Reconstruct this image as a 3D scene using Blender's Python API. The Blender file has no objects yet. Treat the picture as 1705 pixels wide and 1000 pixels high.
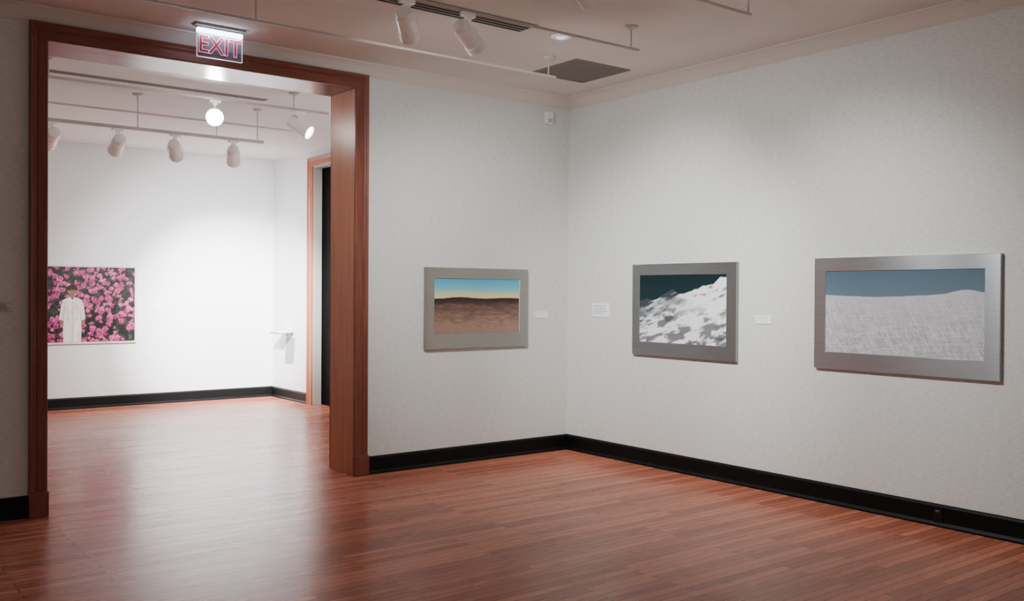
import bpy, bmesh, math, random
import numpy as np
from mathutils import Vector, Matrix
random.seed(7)
scn=bpy.context.scene
COL=scn.collection
H=3.36

# ---------------------------------------------------------------- helpers
def s2l(c):
    c=np.asarray(c,dtype=float)/255.0
    return np.where(c<=0.04045,c/12.92,((c+0.055)/1.055)**2.4)
def mat(name,col,rough=.6,metal=0.,emit=None,estr=0.,alpha=1.,coat=0.,spec=.5):
    m=bpy.data.materials.new(name);m.use_nodes=True
    b=m.node_tree.nodes["Principled BSDF"]
    b.inputs["Base Color"].default_value=(*[float(v) for v in s2l(col)],1)
    b.inputs["Roughness"].default_value=rough
    b.inputs["Metallic"].default_value=metal
    b.inputs["Alpha"].default_value=alpha
    b.inputs["Coat Weight"].default_value=coat
    b.inputs["Specular IOR Level"].default_value=spec
    if emit is not None:
        b.inputs["Emission Color"].default_value=(*[float(v) for v in s2l(emit)],1)
        b.inputs["Emission Strength"].default_value=estr
    return m
def N(m,t,**kw):
    n=m.node_tree.nodes.new(t)
    for k,v in kw.items(): setattr(n,k,v)
    return n
def L(m,a,b): m.node_tree.links.new(a,b)
def bsdf(m): return m.node_tree.nodes["Principled BSDF"]
def coords(m,scale,kind="Object"):
    tc=N(m,"ShaderNodeTexCoord");mp=N(m,"ShaderNodeMapping")
    mp.inputs["Scale"].default_value=scale
    L(m,tc.outputs[kind],mp.inputs["Vector"]);return mp.outputs["Vector"]
def noise(m,scale,s=1.,detail=4.,rough=.5):
    n=N(m,"ShaderNodeTexNoise");n.inputs["Scale"].default_value=s
    n.inputs["Detail"].default_value=detail;n.inputs["Roughness"].default_value=rough
    L(m,coords(m,scale),n.inputs["Vector"]);return n.outputs["Fac"]
def ramp(m,fac,stops):
    r=N(m,"ShaderNodeValToRGB");e=r.color_ramp.elements
    while len(e)<len(stops): e.new(.5)
    for i,(p,c) in enumerate(stops):
        e[i].position=p;e[i].color=(*[float(v) for v in s2l(c)],1)
    L(m,fac,r.inputs["Fac"]);return r.outputs["Color"]
def bump(m,h,strength=.2,dist=.002):
    b=N(m,"ShaderNodeBump");b.inputs["Strength"].default_value=strength;b.inputs["Distance"].default_value=dist
    L(m,h,b.inputs["Height"]);L(m,b.outputs["Normal"],bsdf(m).inputs["Normal"])

# ---------------------------------------------------------------- materials
def wall_mat(name,c1,c2,bs=.3,sc=(22,22,160)):
    m=mat(name,c1,.75,spec=.2)
    f=noise(m,sc,1,3,.6);L(m,ramp(m,f,[(.3,c2),(.7,c1)]),bsdf(m).inputs["Base Color"])
    g=noise(m,(50,50,260),1,3,.7);bump(m,g,bs,.003);return m
M_wall=wall_mat("linen_wall",(226,228,225),(204,207,204),.4,(24,24,130))
M_wall2=wall_mat("white_wall",(232,234,236),(225,227,230))
def flat_mat(name,a,b,rough=.9):
    m=mat(name,a,rough,spec=.1);f=noise(m,(2,2,2),1,4)
    L(m,ramp(m,f,[(.3,a),(.7,b)]),bsdf(m).inputs["Base Color"]);return m
M_ceil=flat_mat("plaster_ceiling",(218,208,200),(225,215,207))
M_ceil2=flat_mat("white_ceiling",(222,221,219),(228,227,225))
M_crown=mat("crown_paint",(214,207,199),.7,spec=.1)
def wood(name,scale,a,b,c,rough=.35,coat=.1,spec=.4):
    m=mat(name,b,rough,coat=coat,spec=spec)
    bsdf(m).inputs["Coat Roughness"].default_value=.2
    f=noise(m,scale,1,8,.65);L(m,ramp(m,f,[(.28,a),(.5,b),(.75,c)]),bsdf(m).inputs["Base Color"])
    bump(m,f,.12,.002);return m
WA,WB,WC=(100,57,47),(122,71,58),(140,85,69)
M_woodv=wood("casing_wood_upright",(45,45,2.2),WA,WB,WC,.4,.05,.3)
M_woodh=wood("casing_wood_header",(2.2,45,45),WA,WB,WC,.4,.05,.3)
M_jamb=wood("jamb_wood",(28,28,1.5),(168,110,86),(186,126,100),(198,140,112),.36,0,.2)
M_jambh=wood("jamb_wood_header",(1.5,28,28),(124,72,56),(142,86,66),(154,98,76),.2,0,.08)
M_base=mat("black_baseboard",(9,13,14),.5,spec=.2)
f=noise(M_base,(30,30,30),1,3);L(M_base,ramp(M_base,f,[(.3,(4,7,8)),(.8,(10,14,15))]),bsdf(M_base).inputs["Base Color"])
# floor
M_floor=mat("oak_strip_floor",(150,80,55),.22,spec=.12)
bsdf(M_floor).inputs["Specular Tint"].default_value=(1,.74,.62,1)
br=N(M_floor,"ShaderNodeTexBrick");br.offset=.37;br.offset_frequency=2;br.squash=1
br.inputs["Scale"].default_value=1;br.inputs["Brick Width"].default_value=1.15;br.inputs["Row Height"].default_value=.06
br.inputs["Mortar Size"].default_value=.0022;br.inputs["Mortar Smooth"].default_value=.1;br.inputs["Bias"].default_value=0
br.inputs["Color1"].default_value=(*[float(v) for v in s2l((164,96,76))],1)
br.inputs["Color2"].default_value=(*[float(v) for v in s2l((208,132,106))],1)
br.inputs["Mortar"].default_value=(*[float(v) for v in s2l((94,48,37))],1)
L(M_floor,coords(M_floor,(1,1,1)),br.inputs["Vector"])
f=noise(M_floor,(5,140,1),1,5,.6)
rr=ramp(M_floor,f,[(.25,(224,217,214)),(.6,(255,255,255))])
mx=N(M_floor,"ShaderNodeMix",data_type='RGBA',blend_type='MULTIPLY');mx.inputs[0].default_value=.8
L(M_floor,br.outputs["Color"],mx.inputs[6]);L(M_floor,rr,mx.inputs[7]);L(M_floor,mx.outputs[2],bsdf(M_floor).inputs["Base Color"])
f2=noise(M_floor,(1.1,17,1),1,2)
mr=N(M_floor,"ShaderNodeMapRange");mr.inputs[3].default_value=.14;mr.inputs[4].default_value=.36
L(M_floor,f2,mr.inputs[0]);L(M_floor,mr.outputs[0],bsdf(M_floor).inputs["Roughness"])
bump(M_floor,noise(M_floor,(3,16.7,1),1,1),.18,.003)

def brushed(name,a,b,rough=.34,metal=1.):
    m=mat(name,a,rough,metal=metal)
    f=noise(m,(4,4,400),1,3,.6);L(m,ramp(m,f,[(.3,a),(.7,b)]),bsdf(m).inputs["Base Color"])
    bump(m,f,.06,.001);bsdf(m).inputs["Anisotropic"].default_value=.85;bsdf(m).inputs["Anisotropic Rotation"].default_value=.25;return m
M_alu=brushed("brushed_aluminium",(184,190,195),(202,208,213),.3,.86)
M_alud=brushed("dark_brushed_aluminium",(144,149,151),(160,165,167),.38,.88)
M_aluw=brushed("brushed_warm_aluminium",(154,153,146),(168,167,160),.42,.88)
M_whitem=mat("white_enamel_glow",(250,248,244),.4,emit=(255,246,236),estr=.05)  # slight emission added to lift the dim spotlight heads
M_rail=mat("white_rail_paint",(204,197,190),.5)
M_grey=mat("grey_metal",(96,96,98),.45,metal=.5)
M_dark=mat("dark_vent",(122,114,107),.7)
M_dark2=mat("dark_vent_gap",(78,72,66),.8)
M_black=mat("grey_gap",(66,61,58),.8,spec=.1)
M_bulb=mat("lit_lamp_glass",(255,255,255),.3,emit=(255,246,232),estr=20)
M_bulbhot=mat("hot_lamp_glass",(255,255,255),.3,emit=(255,250,244),estr=200)
M_paper=mat("white_card",(250,251,253),.7)
M_shelfshadow=mat("shelf_shadow_grey",(146,151,164),.7)  # shade below the wall shelf, put into a flat grey
M_ledge=mat("grey_ledge",(112,112,116),.5)
M_plastic=mat("white_plastic",(232,232,230),.45)
M_beige=mat("beige_plastic",(198,194,186),.6)
M_door=mat("dark_door_paint",(7,7,8),.7,spec=.08)
M_pframe=mat("pale_picture_frame",(222,204,206),.5)

# ---------------------------------------------------------------- mesh helpers
def obj(name,me,mats,parent=None,loc=None,rot=None,smooth=False):
    o=bpy.data.objects.new(name,me)
    for m in (mats if isinstance(mats,(list,tuple)) else [mats]): me.materials.append(m)
    COL.objects.link(o)
    if parent: o.parent=parent
    if loc is not None:o.location=loc
    if rot is not None:o.rotation_euler=rot
    if smooth:
        for p in me.polygons:p.use_smooth=True
    return o
def empty(name,loc,label=None,cat=None,rot=None,group=None):
    o=bpy.data.objects.new(name,None);o.empty_display_size=.05;o.location=loc
    if rot:o.rotation_euler=rot
    COL.objects.link(o)
    if label:o["label"]=label
    if cat:o["category"]=cat
    if group:o["group"]=group
    return o
def bm_me(bm,name="m"):
    bmesh.ops.recalc_face_normals(bm,faces=bm.faces)
    me=bpy.data.meshes.new(name);bm.to_mesh(me);bm.free();return me
def addbox(bm,x0,x1,y0,y1,z0,z1):
    vs=[bm.verts.new((x,y,z)) for x in(x0,x1) for y in(y0,y1) for z in(z0,z1)]
    for q in((0,1,3,2),(4,6,7,5),(0,4,5,1),(2,3,7,6),(0,2,6,4),(1,5,7,3)):
        bm.faces.new([vs[i] for i in q])
def boxme(boxes,bev=0.,seg=2):
    bm=bmesh.new()
    for b in boxes:addbox(bm,*b)
    if bev>0:bmesh.ops.bevel(bm,geom=bm.edges[:],offset=bev,segments=seg,affect='EDGES',profile=.5)
    return bm_me(bm)
def lathe(prof,n=32):
    bm=bmesh.new();rings=[]
    for r,z in prof:
        if r<1e-6: rings.append([bm.verts.new((0,0,z))])
        else: rings.append([bm.verts.new((r*math.cos(2*math.pi*i/n),r*math.sin(2*math.pi*i/n),z)) for i in range(n)])
    for a,b in zip(rings,rings[1:]):
        for i in range(n):
            j=(i+1)%n
            if len(a)==1 and len(b)==1: continue
            if len(a)==1: bm.faces.new((a[0],b[i],b[j]))
            elif len(b)==1: bm.faces.new((a[i],b[0],a[j]))
            else: bm.faces.new((a[i],b[i],b[j],a[j]))
    return bm_me(bm)
def struct(o): o["kind"]="structure";return o
def sweep(prof,path):
    bm=bmesh.new();rings=[]
    for o_,A,B in path:
        rings.append([bm.verts.new(Vector(o_)+Vector(A)*a+Vector(B)*b) for a,b in prof])
    n=len(prof)
    for k,(r1,r2) in enumerate(zip(rings,rings[1:])):
        for i in range(n):
            j=(i+1)%n
            f_=bm.faces.new((r1[i],r1[j],r2[j],r2[i]));f_.material_index=k
    bm.faces.new(rings[0]);f_=bm.faces.new(rings[-1][::-1]);f_.material_index=max(0,len(path)-2)
    return bm_me(bm)

# ---------------------------------------------------------------- shell
XI,XO=-2.30,-2.183
LI,LO=-4.577,-4.687
ZI,ZO=3.155,3.272
T=.41
WX=-9.5; WY=-9.5; FX=-.467; FY=5.92
struct(obj("floor",boxme([(WX-.1,.1,WY-.1,FY+.1,-.1,0)]),M_floor))
struct(obj("ceiling",boxme([(WX-.1,.1,WY-.1,T/2,H,H+.1)]),M_ceil))
struct(obj("ceiling_gallery",boxme([(WX-.1,.1,T/2,FY+.1,H,H+.1)]),M_ceil2)).name="ceiling.001"
wb=obj("wall_back",boxme([(WX,LI-.02,0,T,0,H),(XI+.02,0,0,T,0,H),(LI-.02,XI+.02,0,T,ZI+.02,H)]),[M_wall,M_wall2]);struct(wb)
for p in wb.data.polygons:
    if p.center.y>T-.001:p.material_index=1
struct(obj("wall_right",boxme([(0,.1,WY,T,0,H)]),M_wall))
struct(obj("wall_left",boxme([(WX-.1,WX,WY,FY,0,H)]),M_wall))
struct(obj("wall_front",boxme([(WX-.1,.1,WY-.1,WY,0,H)]),M_wall))
struct(obj("wall_far",boxme([(WX,FX+.15,FY,FY+.1,0,H)]),M_wall2))
D0,D1=3.3,4.61
struct(obj("wall_far_right",boxme([(FX,FX+.2,T,D0,0,H),(FX,FX+.2,D1,FY,0,H),(FX,FX+.2,D0,D1,ZI,H)]),M_wall2))

# doorway casing
W=.115
prof=[(0,0),(0,.014),(.005,.019),(.012,.021),(.060,.023),(.066,.020),(.072,.021),(.078,.029),(.086,.032),(.094,.033),(.100,.037),(.109,.040),(W,.038),(W,0)]
def casing(prof,li,xi,zi,y,sgn):
    B=(0,sgn,0)
    return sweep(prof,[((li,y,0),(-1,0,0),B),((li,y,zi),(-1,0,1),B),((xi,y,zi),(1,0,1),B),((xi,y,0),(1,0,0),B)])
c=struct(obj("trim_1",casing(prof,LI,XI,ZI,0,-1),[M_woodv,M_woodh,M_woodv]))
c=struct(obj("trim_2",casing(prof,LI,XI,ZI,T,1),[M_woodv,M_woodh,M_woodv]))
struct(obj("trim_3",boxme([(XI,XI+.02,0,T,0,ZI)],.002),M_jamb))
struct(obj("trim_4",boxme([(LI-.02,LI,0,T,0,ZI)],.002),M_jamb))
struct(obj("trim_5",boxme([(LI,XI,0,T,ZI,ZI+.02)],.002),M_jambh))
struct(obj("trim_6",boxme([(XI-.004,XO+.006,-.052,0,0,.165)],.006),M_woodv))
struct(obj("trim_7",boxme([(LO-.006,LI+.004,-.052,0,0,.165)],.006),M_woodv))
# crown mould
cp=[(0,.10),(0,0),(.006,0),(.008,.006),(.020,.018),(.040,.045),(.062,.068),(.084,.084),(.098,.090),(.102,.10)]
Z=(0,0,1)
me=sweep(cp,[((WX,0,H-.1),(0,-1,0),Z),((0,0,H-.1),(-1,-1,0),Z),((0,WY,H-.1),(-1,0,0),Z)])
for p in me.polygons:p.material_index=0
struct(obj("trim_8",me,M_crown,smooth=False))
# baseboards
bp_=[(0,0),(.03,0),(.03,.012),(.022,.024),(.018,.03),(.018,.128),(.012,.140),(.004,.145),(0,.145)]
def base(name,path):
    me=sweep(bp_,path)
    for p in me.polygons:p.material_index=0
    struct(obj(name,me,M_base))
base("baseboard_back",[((XO+.006,0,0),(0,-1,0),Z),((-.0,0,0),(0,-1,0),Z)])
base("baseboard_right",[((0,-.0,0),(-1,0,0),Z),((0,WY,0),(-1,0,0),Z)])
base("baseboard_back_left",[((WX,0,0),(0,-1,0),Z),((LO-.006,0,0),(0,-1,0),Z)])
base("baseboard_far",[((WX,FY,0),(0,-1,0),Z),((FX,FY,0),(0,-1,0),Z)])
base("baseboard_far_right",[((FX,FY,0),(-1,0,0),Z),((FX,D1+.12,0),(-1,0,0),Z)])
A=(-1,0,0)
me=sweep([(b,a) for a,b in prof],[((FX,D1,0),A,(0,1,0)),((FX,D1,ZI),A,(0,1,1)),((FX,D0,ZI),A,(0,-1,1)),((FX,D0,0),A,(0,-1,0))])
M_orange=wood("gallery_casing_wood",(40,40,2),(130,68,42),(158,88,58),(174,102,70))
M_whitej=mat("white_jamb",(170,167,160),.5)
struct(obj("trim_9",me,[M_orange]*3))
struct(obj("trim_10",boxme([(FX-.002,FX+.115,D1-.02,D1,0,ZI),(FX-.002,FX+.115,D0,D0+.02,0,ZI),(FX-.002,FX+.115,D0+.02,D1-.02,ZI-.02,ZI)],.002),M_whitej))
dx=FX+.125
struct(obj("door_1",boxme([(dx,dx+.045,D0,D1,.005,ZI)]+[(dx-.008,dx,D0+.15+i*.55,D0+.6+i*.55,z0,z1) for i in range(2) for z0,z1 in((.25,1.0),(1.2,2.9))],.004),M_door))

# ---------------------------------------------------------------- procedural noise (numpy)
rs=np.random.RandomState(3);TAB=rs.rand(256,256)
def vn(x,y):
    xi=np.floor(x).astype(int);yi=np.floor(y).astype(int);fx=x-xi;fy=y-yi
    fx=fx*fx*(3-2*fx);fy=fy*fy*(3-2*fy)
    g=lambda a,b:TAB[a%256,b%256]
    return (g(xi,yi)*(1-fx)+g(xi+1,yi)*fx)*(1-fy)+(g(xi,yi+1)*(1-fx)+g(xi+1,yi+1)*fx)*fy
def fbm(x,y,o=5):
    s=0;a=.5;t=0
    for i in range(o):
        s=s+a*vn(x*2**i+17*i,y*2**i+31*i);t+=a;a*=.55
    return s/t
def mixc(a,b,t):
    t=np.clip(t,0,1)[...,None];return np.asarray(a,float)*(1-t)+np.asarray(b,float)*t
def painted_plane(name,w,h,img,matname,rough=.35,coat=0.):
    nz,nx=img.shape[:2]
    xs=np.linspace(-w/2,w/2,nx);zs=np.linspace(h/2,-h/2,nz)
    X,Zz=np.meshgrid(xs,zs)
    co=np.stack([X,np.zeros_like(X),Zz],-1).reshape(-1,3)
    idx=np.arange(nx*nz).reshape(nz,nx)
    q=np.stack([idx[1:,:-1],idx[1:,1:],idx[:-1,1:],idx[:-1,:-1]],-1).reshape(-1,4)
    me=bpy.data.meshes.new(name);me.from_pydata(co.tolist(),[],q.tolist())
    at=me.color_attributes.new("paint",'FLOAT_COLOR','POINT')
    c4=np.ones((nx*nz,4),dtype=np.float32);c4[:,:3]=s2l(np.clip(img,0,255)).reshape(-1,3)
    at.data.foreach_set("color",c4.ravel())
    m=mat(matname,(128,128,128),rough,coat=coat,spec=.3);a=N(m,"ShaderNodeAttribute");a.attribute_name="paint"
    L(m,a.outputs["Color"],bsdf(m).inputs["Base Color"])
    return me,m

# ---------------------------------------------------------------- artworks
def grid(nx,nz):
    u,v=np.meshgrid(np.linspace(0,1,nx),np.linspace(0,1,nz));return u,v
def art_desert():
    u,v=grid(300,160)
    ridge=.355-.03*np.exp(-((u-.28)/.16)**2)-.015*np.exp(-((u-.85)/.2)**2)+.012*fbm(u*14,u*0+3,4)
    sky=mixc(mixc((74,168,206),(150,200,200),(v/ridge-.1)/.65),(232,212,146),((v/ridge-.6)/.35))
    n=fbm(u*14,v*30,5);n2=fbm(u*60,v*90,3)
    land=mixc((90,66,60),(150,122,108),(v-.42)/.42+(n-.5)*1.0);land=land*(.88+.24*n2)[...,None]
    land=mixc((44,33,32),land,(v-ridge-.03)/.11+(n-.5)*.6)
    return mixc(sky,land,(v-ridge)*120)
def art_snow():
    u,v=grid(360,220)
    pts=[(0,.38),(.1,.34),(.2,.36),(.33,.24),(.4,.20),(.47,.27),(.55,.26),(.65,.2),(.74,.16),(.86,.13),(.93,.04),(1,.03)]
    ridge=np.interp(u,[p[0] for p in pts],[p[1] for p in pts])+.03*(fbm(u*16,u*0,4)-.5)
    sky=mixc((8,32,37),(18,50,54),v*2)
    sa=u*.8-v*.45;sb=u*.45+v*.8
    n=fbm(sa*5,sb*15,4);n2=fbm(u*6+5,v*5,3);n3=fbm(sa*12+9,sb*55,3);n4=fbm(u*30,v*24,3)
    d=v-ridge
    t=(n*.55+n2*.5+n3*.4+n4*.25-.60)*5.2+.3
    sn=mixc((84,90,98),(246,247,250),t)
    rocks=np.clip((fbm(sa*9+40,sb*16+3,4)-.50)*8,0,1)*np.clip((v-.40)*4,0,1)
    sn=mixc(sn,(74,78,86),rocks*.75)
    dark=np.clip(1-(d-.01)/.30,0,1)*np.clip((.66-u)*3,0,1)
    sn=mixc(sn,(36,46,52),np.clip(dark*1.6*np.clip((n-.34)*5,0,1),0,.9))
    return mixc(sky,sn,d*70)
def art_dune():
    u,v=grid(420,230)
    ridge=.29+.02*np.sin(u*5)-.05*np.exp(-((u-.9)/.1)**2)+.012*(fbm(u*9,u*0+7,3)-.5)+.05*np.clip(u-.95,0,1)
    sky=mixc((78,100,116),(98,120,134),v*3)
    n=fbm(u*70,v*50,3);l1=fbm((u-v*.25)*120,v*12,2);l2=fbm(u*10,(v+u*.15)*80,2)
    k=.35*n+.4*l1+.3*l2
    mid=np.clip((v-.35)*2.5,0,1)
    sand=mixc((162,164,172),(212,212,218),.6+(k-.52)*(.9+1.9*mid))
    cv=np.clip((fbm((u-v*.2)*8,v*3+5,3)-.5)*6,0,1)
    sand=sand-(np.clip((k-.5)*3,0,1)*cv*14)[...,None]
    return mixc(sky,sand,(v-ridge)*120)
def art_flowers():
    nx,nz=520,340
    u,v=grid(nx,nz);x=u*1.52;y=v*.96
    img=mixc((10,16,14),(56,68,50),(fbm(x*26,y*26,4)-.42)*2.8)
    r=np.random.RandomState(11)
    pts=[]
    for gy in range(15):
        for gx in range(22):
            if vn(np.array(gx*.5),np.array(gy*.5+9))<.24: continue
            pts.append(((gx+.5+r.uniform(-.6,.6))*.071,(gy+.5+r.uniform(-.6,.6))*.068,r.uniform(.024,.05)))
    r.shuffle(pts)
    for px,py,rad in pts:
        dx_,dy_=x-px,y-py;rr=np.hypot(dx_,dy_)
        edge=rad*(.95+1.3*(fbm(x*40+px*9,y*40,3)-.5))
        k=r.rand();c0=np.array((222,100,162))*(1-k)+np.array((180,48,114))*k
        pet=fbm(x*90+px*50,y*90,2)
        c=mixc(c0*.5,c0*1.15,pet*2.4-.6)
        c=c*(1-.3*np.clip((dy_/rad),0,1))[...,None]
        img=mixc(img,c,(edge-rr)*160)
    cx=.76
    def poly(ptsx,col,shade=0):
        nonlocal img
        P=np.array(ptsx);ins=np.zeros_like(x,bool);j=len(P)-1
        for i in range(len(P)):
            c_=((P[i,1]>y)!=(P[j,1]>y))&(x<(P[j,0]-P[i,0])*(y-P[i,1])/(P[j,1]-P[i,1]+1e-12)+P[i,0]);ins^=c_;j=i
        cc=np.asarray(col,float)*(1-shade*(fbm(x*40,y*8,3)-.5))[...,None] if shade else np.broadcast_to(np.asarray(col,float),img.shape)
        img=np.where(ins[...,None],cc,img)
    def ell(ex,ey,rx,ry,col):
        nonlocal img
        img=mixc(img,col,(1-np.hypot((x-ex)/rx,(y-ey)/ry))*12)
    coat=(222,220,212);sk=(140,98,80)
    poly([(cx-.024,.35),(cx+.024,.35),(cx+.032,.40),(cx-.032,.40)],sk)
    poly([(cx-.03,.385),(cx-.11,.42),(cx-.13,.50),(cx-.155,.66),(cx-.13,.69),(cx-.11,.68),(cx-.105,.96),(cx+.105,.96),(cx+.11,.68),(cx+.13,.69),(cx+.155,.65),(cx+.135,.50),(cx+.11,.42),(cx+.03,.385),(cx,.42)],coat,shade=.3)
    for sx in(-1,1):
        poly([(cx+sx*.088,.50),(cx+sx*.093,.50),(cx+sx*.108,.68),(cx+sx*.099,.68)],(140,140,132))
        ell(cx+sx*.13,.70,.019,.028,sk)
        for k in range(4): ell(cx+sx*(.118+.008*k),.728,.004,.015,sk)
        ell(cx+sx*.108,.70,.007,.018,sk)
        poly([(cx+sx*.03,.66),(cx+sx*.08,.66),(cx+sx*.08,.668),(cx+sx*.03,.668)],(140,140,132))
    poly([(cx-.002,.42),(cx+.002,.42),(cx+.003,.96),(cx-.003,.96)],(140,140,132))
    for k in range(5): ell(cx+.01,.46+k*.07,.004,.004,(110,106,98))
    poly([(cx-.03,.385),(cx-.045,.40),(cx-.004,.45),(cx,.42)],(234,234,228));poly([(cx+.03,.385),(cx+.045,.40),(cx+.004,.45),(cx,.42)],(234,234,228))
    hy=.305
    ell(cx-.050,hy+.005,.009,.018,sk);ell(cx+.050,hy+.005,.009,.018,sk)
    ell(cx,hy,.050,.066,sk)
    ell(cx,hy-.044,.055,.034,(20,16,15));ell(cx-.043,hy-.028,.014,.028,(20,16,15));ell(cx+.043,hy-.028,.014,.028,(20,16,15))
    for sx in(-1,1):
        ell(cx+sx*.02,hy-.002,.009,.005,(30,20,18));poly([(cx+sx*.009,hy-.018),(cx+sx*.032,hy-.02),(cx+sx*.032,hy-.015),(cx+sx*.009,hy-.013)],(30,20,18))
    poly([(cx-.003,hy-.002),(cx+.003,hy-.002),(cx+.009,hy+.026),(cx-.009,hy+.026)],(112,76,62))
    ell(cx,hy+.042,.018,.006,(96,50,46))
    return img
def picture(cxyz,rotz,fw,fh,iw,ih,img,fm,label,depth=.032,pname="photo_print",off=(0,0)):
    r=empty("framed_photograph",cxyz,label,"picture",(0,0,rotz))
    bm=bmesh.new()
    ox,oz=off
    def ring(w,h,y,cx=0,cz=0): return [bm.verts.new((cx+sx*w/2,y,cz+sz*h/2)) for sx,sz in((-1,-1),(1,-1),(1,1),(-1,1))]
    R_=[ring(fw,fh,-.004),ring(fw,fh,-depth+.002),ring(fw-.004,fh-.004,-depth),ring(iw+.006,ih+.006,-depth,ox,oz),ring(iw,ih,-depth+.003,ox,oz),ring(iw,ih,-.004,ox,oz)]
    for a,b in zip(R_,R_[1:]+R_[:1]):
        for i in range(4):
            j=(i+1)%4;bm.faces.new((a[i],a[j],b[j],b[i]))
    obj("frame",bm_me(bm),fm,r)
    me,m=painted_plane("print",iw-.001,ih-.001,img,"print_"+label[:12].replace(" ","_"),.45)
    obj(pname,me,m,r,(ox,-depth+.006,oz))
    return r
def pic_from(x0,x1,z0,z1,ix0,ix1,iz0,iz1):
    return (x0+x1)/2,(z0+z1)/2,x1-x0,z1-z0,ix1-ix0,iz1-iz0,((ix0+ix1)/2-(x0+x1)/2,(iz0+iz1)/2-(z0+z1)/2)
a=pic_from(-1.632,-.513,1.009,1.717,-1.54,-.615,1.145,1.62)
picture((a[0],-.001,a[1]),0,a[2],a[3],a[4],a[5],art_desert(),M_aluw,"desert dusk landscape photograph in a wide satin metal frame",off=a[6])
a=pic_from(.911,2.062,.966,1.756,1.0,1.962,1.083,1.66)
picture((-.001,-a[0],a[1]),-math.pi/2,a[2],a[3],a[4],a[5],art_snow(),M_alud,"snowy mountainside under dark teal sky in brushed metal frame",off=a[6])
a=pic_from(2.774,4.097,.972,1.764,2.865,4.0,1.093,1.668)
picture((-.001,-a[0],a[1]),-math.pi/2,a[2],a[3],a[4],a[5],art_dune(),M_alu,"pale ridged dune below slate blue sky in brushed metal frame",off=a[6])
picture((-3.14,FY-.001,1.32),0,1.56,1.0,1.51,.95,art_flowers(),M_pframe,"framed photograph of a person in a white coat among pink blossoms",depth=.03)

# wall labels
def wlabel(loc,rotz,w,h,rows,label):
    nx,nz=72,36
    u,v=grid(nx,nz);img=np.zeros((nz,nx,3))+np.array((250,251,254.))
    r=np.random.RandomState(int(w*1000));
    for k in range(rows):
        v0=.16+.7*k/rows
        ln=r.uniform(.6,.84)
        msk=(np.abs(v-v0)<.022)&(u>.08)&(u<.08+ln)&(vn(u*40,v*0+k*3)>.3)
        img[msk]=(160,162,182)
    bm_=boxme([(-w/2,w/2,-.006,0,-h/2,h/2)],.0008)
    o=obj("wall_label",bm_,M_paper,None,loc,(0,0,rotz));o["label"]=label;o["category"]="label"
    me,m=painted_plane("txt",w-.004,h-.004,img,"label_face",.7)
    obj("printed_face",me,m,o,(0,-.0066,0))
wlabel((-.325,-.0005,1.295),0,.15,.062,3,"small white caption card beside the desert photograph")
wlabel((-.0005,-.475,1.345),-math.pi/2,.23,.125,7,"larger white text panel on the wall near the room corner")
wlabel((-.0005,-2.305,1.305),-math.pi/2,.15,.062,3,"small white caption card beside the snowy mountain photograph")
wlabel((-2.13,FY-.0005,1.285),0,.15,.055,3,"small white caption card beside the blossom photograph")

# ---------------------------------------------------------------- lighting tracks
def track(x0,x1,y,z,stems,label,w=.008,hh=.007):
    r=empty("lighting_track",((x0+x1)/2,y,z),label,"light track",group="white ceiling lighting tracks")
    xm=(x0+x1)/2
    obj("rail",boxme([(x0-xm,x1-xm,-w,w,-hh*.2,hh),(x0-xm,x1-xm,-w,-w+.004,-hh,-hh*.2),(x0-xm,x1-xm,w-.004,w,-hh,-hh*.2),(x0-xm-.004,x0-xm,-w,w,-hh,hh),(x1-xm,x1-xm+.004,-w,w,-hh,hh)]),M_rail,r)
    for s in stems:
        obj("stem",lathe([(0,hh),(.0055,hh),(.0055,H-z-.02),(0,H-z-.02)],12),M_rail,r,(s-xm,0,0),smooth=True)
        obj("canopy",lathe([(0,H-z-.028),(.018,H-z-.026),(.045,H-z-.012),(.05,H-z),(0,H-z)],24),M_rail,r,(s-xm,0,0),smooth=True)
    return r
TL="white metal lighting track hung from the ceiling on short stems"
track(-6.5,-1.13,-1.14,3.21,[-1.2,-3.6,-6],TL)
track(-6.5,-1.22,-2.15,3.205,[-1.29,-3.7,-6],TL)
track(-6.5,-1.27,-3.16,3.21,[-1.29,-3.7,-6],TL)
track(-6.5,-2.1,2.36,3.03,[-2.16,-3.34,-5.5],"white lighting track on long stems in the bright gallery",.017,.014)
track(-6.5,-1.85,1.39,3.21,[-2.2,-4.3,-6],TL,.012,.010)
track(-6.5,-1.55,2.46,3.20,[-1.7,-4.6,-6],TL,.009,.008)
track(-6.5,-2.1,3.42,3.20,[-2.2,-4.6,-6],TL,.010,.009)

housing_me=lathe([(0,.118),(.044,.118),(.052,.114),(.055,.106),(.055,.075),(.058,.072),(.0605,.070),(.061,-.06),(.066,-.064),(.068,-.115),(.064,-.117),(.062,-.112),(.058,-.08),(.0,-.075)],36)
housing_me.materials.append(M_whitem)
for p in housing_me.polygons:p.use_smooth=True
try:
    housing_me.set_sharp_from_angle(angle=math.radians(35))
except Exception: pass
bulb_me=lathe([(0,-.098),(.03,-.096),(.052,-.088),(.056,-.078),(0,-.0765)],28)
bulb_hot=lathe([(0,-.145),(.03,-.142),(.055,-.133),(.072,-.120),(.062,-.114),(.05,-.09),(0,-.0765)],28)
bulb_me.materials.append(M_bulb);bulb_hot.materials.append(M_bulbhot)
adapter_me=boxme([(-.05,.05,-.016,.016,-.034,-.009),(-.02,.02,-.014,.014,-.055,-.034)],.003);adapter_me.materials.append(M_whitem)
stem_me=lathe([(0,-.05),(.008,-.05),(.008,-.085),(0,-.085)],14);stem_me.materials.append(M_whitem)
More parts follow.
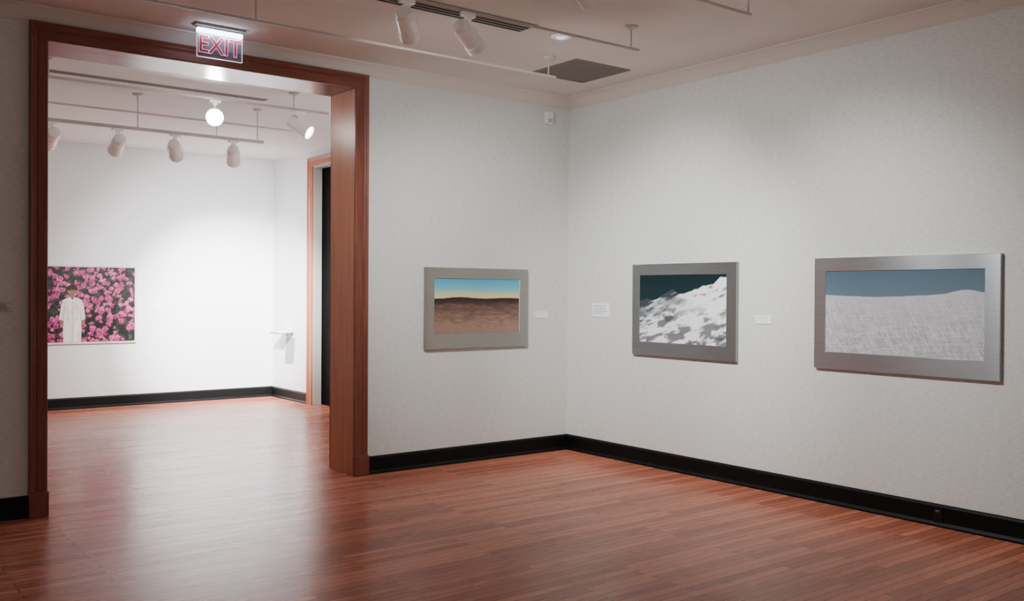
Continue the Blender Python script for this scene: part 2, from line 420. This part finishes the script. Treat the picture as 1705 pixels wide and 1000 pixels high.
def yoke_mesh():
    bm=bmesh.new()
    n=16;R_=.074
    pts=[(-R_,-.012)]+[(R_*math.cos(math.pi-math.pi*i/n),R_*math.sin(math.pi*i/n)) for i in range(n+1)]+[(R_,-.012)]
    rings=[]
    for i,(x,z) in enumerate(pts):
        nx_,nz_=(x/R_,z/R_) if 0<i<len(pts)-1 else (math.copysign(1,x),0)
        l=math.hypot(nx_,nz_) or 1;nx_/=l;nz_/=l
        rings.append([bm.verts.new((x+nx_*t,y,z+nz_*t)) for t,y in((0,-.011),(.003,-.011),(.003,.011),(0,.011))])
    for a_,b_ in zip(rings,rings[1:]):
        for i in range(4):
            j=(i+1)%4;bm.faces.new((a_[i],a_[j],b_[j],b_[i]))
    bm.faces.new(rings[0]);bm.faces.new(rings[-1][::-1])
    return bm_me(bm)
yoke_me=yoke_mesh();yoke_me.materials.append(M_whitem)
def head(x,y,zt,target,power,label,hot=False,size=70,blend=1.,col=(1,.995,.985),grp="white track spotlights",rad=.05,beam=None,sc=1.):
    r=empty("track_spotlight",(x,y,zt),label,"spotlight",group=grp)
    def obj2(n,me,M):
        o=bpy.data.objects.new(n,me);COL.objects.link(o);o.parent=r;o.matrix_local=M;return o
    S=Matrix.Scale(sc,4)
    piv=Vector((0,0,-.085-.075*sc))
    d=(Vector(target)-(Vector((x,y,zt))+piv)).normalized()
    zax=-d
    xax=Vector((-d.y,d.x,0)); xax=xax.normalized() if xax.length>1e-3 else Vector((1,0,0))
    yax=zax.cross(xax)
    Rm=Matrix((xax,yax,zax)).transposed().to_4x4()
    ang=math.atan2(xax.y,xax.x)
    obj2("adapter",adapter_me,Matrix.Identity(4))
    obj2("stem",stem_me,Matrix.Identity(4))
    obj2("yoke",yoke_me,Matrix.Translation(piv)@Matrix.Rotation(ang,4,'Z')@S)
    obj2("lamp_housing",housing_me,Matrix.Translation(piv)@Rm@S)
    obj2("bulb",bulb_hot if hot else bulb_me,Matrix.Translation(piv)@Rm@S)
    for pw,sz in ([(power,size)] if power>0 else [])+(beam or []):
        ld=bpy.data.lights.new("spot",'SPOT');ld.energy=pw;ld.spot_size=math.radians(sz);ld.spot_blend=blend;ld.color=col;ld.shadow_soft_size=rad
        o=bpy.data.objects.new("spot_beam",ld);COL.objects.link(o);o.parent=r
        o.matrix_local=Matrix.Translation(piv+d*(.155 if hot else .125))@Rm
    return r
LB="white cylindrical spotlight with yoke clipped to the ceiling track"
CN=(1,1,.985)
head(-2.67,-2.15,3.205,(0,-1.35,1.35),90,"white cylindrical track spotlight aimed at the snowy mountain photograph",size=120,beam=[(330,68)],sc=.9,col=CN)
head(-3.10,-2.15,3.205,(-1.1,0,1.5),80,"white cylindrical track spotlight aimed at the desert photograph",size=120,beam=[(170,68)],sc=.9,col=CN)
head(-2.66,-3.16,3.21,(0,-3.2,1.3),75,LB,size=120,beam=[(230,68)],rad=.08,sc=.7,col=CN)
# far gallery
CG=(1,1,.985)
far=[(-4.09,(-4.3,FY,1.4),35,90,None),(-3.52,(-3.3,FY,1.4),55,90,None),(-2.99,(-1.3,FY,1.1),50,90,[(250,70)]),(-2.41,(-1.0,FY,1.0),160,110,[(700,85),(4600,50)])]
for xx,tg,pw,sz,bm_ in far:
    head(xx,2.36,3.023,tg,pw,"white cylindrical spotlight on the gallery track facing the far wall",size=sz,beam=bm_,col=CG)
head(-2.95,1.39,3.207,(-5.3,-5.0,1.6),40,"glaring lit spotlight on the gallery track facing the doorway",hot=True,size=80)
head(-2.14,1.39,3.207,(-1.2,.2,2.2),0,"white spotlight tilted down with its lit opening showing")

# ---------------------------------------------------------------- added point lights out of view, ambient fill only, no fixtures
def add_fill(x,y,z,e,c,rad):
    ld=bpy.data.lights.new("fill_light",'POINT');ld.energy=e;ld.shadow_soft_size=rad;ld.color=c
    o=bpy.data.objects.new("fill_light",ld);COL.objects.link(o);o.location=(x,y,z);return o
add_fill(-4.8,-8.0,1.4,52,(1,.975,.95),.35)
add_fill(-8.2,-3.0,1.5,4,(1,.95,.92),.3)
add_fill(-1.25,1.35,1.7,26,(.99,.99,1),.25)
add_fill(-6.3,3.4,1.7,9,(.99,.99,1),.25)

# ---------------------------------------------------------------- ceiling fixtures
r=empty("return_air_grille",(-.695,-.94,H),"square dark grey-brown return air grille in the ceiling","air vent")
s=.30
obj("vent_frame",boxme([(-s,s,-s,-s+.022,-.008,0),(-s,s,s-.022,s,-.008,0),(-s,-s+.022,-s+.022,s-.022,-.008,0),(s-.022,s,-s+.022,s-.022,-.008,0)],.002),M_dark,r)
obj("vent_slats",boxme([(-s+.022,s-.022,-s+.022+i*.0278,-s+.022+i*.0278+.019,-.0045,-.002) for i in range(20)]),M_dark,r)
obj("vent_backing",boxme([(-s+.02,s-.02,-s+.02,s-.02,-.0018,-.0005)]),M_dark2,r)
def slot(x0,x1,y,w,label,n=2):
    r=empty("linear_air_diffuser",((x0+x1)/2,y,H),label,"air vent")
    l=(x1-x0)/2;t=-.004
    bars=[(-l,l,-w+2*w*i/(n+1)-.003,-w+2*w*i/(n+1)+.003,t,0) for i in range(1,n+1)]
    obj("diffuser_frame",boxme([(-l,l,-w,-w+.008,t,0),(-l,l,w-.008,w,t,0),(-l,-l+.008,-w,w,t,0),(l-.008,l,-w,w,t,0)]+bars),M_crown,r)
    obj("diffuser_slots",boxme([(-l+.006,l-.006,-w+.006,w-.006,-.003,-.0002)]),M_black,r)
slot(-3.3,-1.81,-1.67,.115,"long grey slotted air diffuser recessed in the ceiling",4)
slot(-5.2,-2.27,1.86,.06,"long slotted air diffuser in the bright gallery ceiling")
r=empty("recessed_downlight",(-1.50,-1.65,H),"small round recessed ceiling light with frosted lens","ceiling light")
obj("trim_ring",lathe([(.045,-.004),(.055,-.012),(.075,-.008),(.078,0),(.045,0)],32),M_whitem,r,smooth=True)
obj("lens",lathe([(0,-.02),(.025,-.017),(.044,-.006),(.045,0),(0,0)],28),mat("frosted_lens",(230,236,245),.3,emit=(215,230,255),estr=1.0),r,smooth=True)

# exit sign
ex=empty("exit_sign",(-3.535,-.33,H),"edge-lit hanging exit sign with red outlined letters on clear acrylic","exit sign")
obj("sign_housing",boxme([(-.18,.18,-.04,.04,-.018,0),(-.168,.168,-.016,.016,-.03,-.018)],.004),mat("sign_housing_metal",(160,152,144),.45,metal=.2),ex)
obj("light_bar",boxme([(-.160,.160,-.02,.02,-.060,-.03)],.002),mat("cool_light_bar",(240,248,255),.3,emit=(205,228,255),estr=12),ex)
pm=mat("clear_acrylic",(120,112,136),.08,alpha=.42,emit=(150,142,180),estr=.05)
obj("acrylic_panel",boxme([(-.160,.160,-.004,.004,-.226,-.056)],.0015),pm,ex)
edge=mat("lit_acrylic_edge",(240,230,240),.2,emit=(235,215,235),estr=.9)
obj("panel_edge",boxme([(-.162,.162,-.005,.005,-.229,-.226),(-.163,-.160,-.005,.005,-.229,-.056),(.160,.163,-.005,.005,-.229,-.056)]),edge,ex)
def text(body,size,off,ext,m,name,loc,parent,sx=1.):
    cu=bpy.data.curves.new(name,'FONT');cu.body=body;cu.size=size;cu.align_x='CENTER';cu.align_y='CENTER';cu.offset=off;cu.extrude=ext
    t=bpy.data.objects.new("tmp",cu);COL.objects.link(t);bpy.context.view_layer.update()
    me=bpy.data.meshes.new_from_object(t.evaluated_get(bpy.context.evaluated_depsgraph_get()))
    bpy.data.objects.remove(t)
    me.materials.clear()
    o=obj(name,me,m,parent,loc,(math.pi/2,0,0));o.scale=(sx,1,1);return o
M_red=mat("exit_red",(140,34,56),.4,emit=(170,36,66),estr=.3)
M_let=mat("exit_letter_outline",(225,205,218),.4,emit=(240,205,222),estr=.8)
text("EXIT",.168,.0052,.0006,M_let,"letter_outline",(0,-.0052,-.143),ex,.9)
text("EXIT",.168,.0012,.0006,M_red,"letter_fill",(0,-.0066,-.143),ex,.9)
ld=bpy.data.lights.new("sign_glow",'AREA');ld.energy=1.0;ld.shape='RECTANGLE';ld.size=.3;ld.size_y=.02;ld.color=(.8,.9,1)
o=bpy.data.objects.new("sign_glow",ld);COL.objects.link(o);o.parent=ex;o.location=(0,-.024,-.064)

# motion sensor
r=empty("motion_sensor",(-.27,0,3.15),"small white motion sensor mounted high near the room corner","sensor")
obj("sensor_body",boxme([(-.05,.05,-.05,0,-.06,.06)],.012,3),M_plastic,r,smooth=True)
obj("sensor_lens",boxme([(-.03,.03,-.055,-.048,-.045,-.012)],.004),mat("sensor_window",(190,190,190),.3),r)
# thermostat
r=empty("thermostat",(-4.82,0,1.39),"small beige thermostat beside the wooden doorway","thermostat")
obj("thermostat_body",boxme([(-.038,.038,-.022,0,-.031,.031)],.006,3),M_beige,r)
obj("dial",lathe([(0,.006),(.018,.006),(.02,0),(0,0)],24),M_beige,r,(0,-.022,0),(math.pi/2,0,0),smooth=True)
# outlet on baseboard
r=empty("wall_outlet",(-.018,-3.71,.085),"small dark outlet box set in the black baseboard","outlet",(0,0,-math.pi/2))
obj("outlet_plate",boxme([(-.032,.032,-.010,0,-.05,.05)],.003),mat("dark_plate",(16,16,18),.4,metal=.3),r)
obj("socket",boxme([(-.014,.014,-.014,-.009,.010,.024)],.003),M_grey,r)
# shelf, booklet, and a grey card standing in for the shelf's cast shadow
r=empty("wall_shelf",(FX,5.36,.93),"thin grey display ledge bracketed on the gallery wall","shelf")
obj("shelf_board",boxme([(-.22,0,-.16,.16,-.008,.006)],.002),M_ledge,r)
for yy in(-.09,.07):
    obj("bracket",boxme([(-.012,0,yy,yy+.02,-.05,-.008),(-.10,-.012,yy,yy+.02,-.016,-.008)]),M_plastic,r)
b=obj("booklet",boxme([(-.075,.075,-.1,.1,0,.003),(-.074,.074,-.099,.099,.003,.009),(-.075,.075,-.1,.1,.009,.012)]),M_paper,None,(FX-.11,5.36,.936));b["label"]="white printed booklet lying on the small wall shelf";b["category"]="booklet"
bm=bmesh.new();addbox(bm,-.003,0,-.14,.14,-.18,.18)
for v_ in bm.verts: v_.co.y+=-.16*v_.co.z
sh=obj("shelf_shadow_card",bm_me(bm),M_shelfshadow,None,(FX,5.33,.68));sh["label"]="grey card standing in for the shadow cast below the small shelf";sh["category"]="painted shadow"

# ---------------------------------------------------------------- world + camera
w=bpy.data.worlds.new("World");scn.world=w;w.use_nodes=True
w.node_tree.nodes["Background"].inputs[0].default_value=(.5,.5,.55,1);w.node_tree.nodes["Background"].inputs[1].default_value=.05
cam=bpy.data.cameras.new("Camera");co=bpy.data.objects.new("Camera",cam);COL.objects.link(co)
yaw,pit,rol=.6533,-.0081,.0060
fw=Vector((math.sin(yaw)*math.cos(pit),math.cos(yaw)*math.cos(pit),math.sin(pit)))
rt=Vector((math.cos(yaw),-math.sin(yaw),0));up=rt.cross(fw)
r2=rt*math.cos(rol)+up*math.sin(rol);u2=-rt*math.sin(rol)+up*math.cos(rol)
Mx=Matrix((r2,u2,-fw)).transposed().to_4x4();Mx.translation=Vector((-5.9103,-6.84,1.5))
co.matrix_world=Mx;cam.sensor_width=36;cam.lens=36*1558.65/1705;cam.clip_start=.05
scn.camera=co
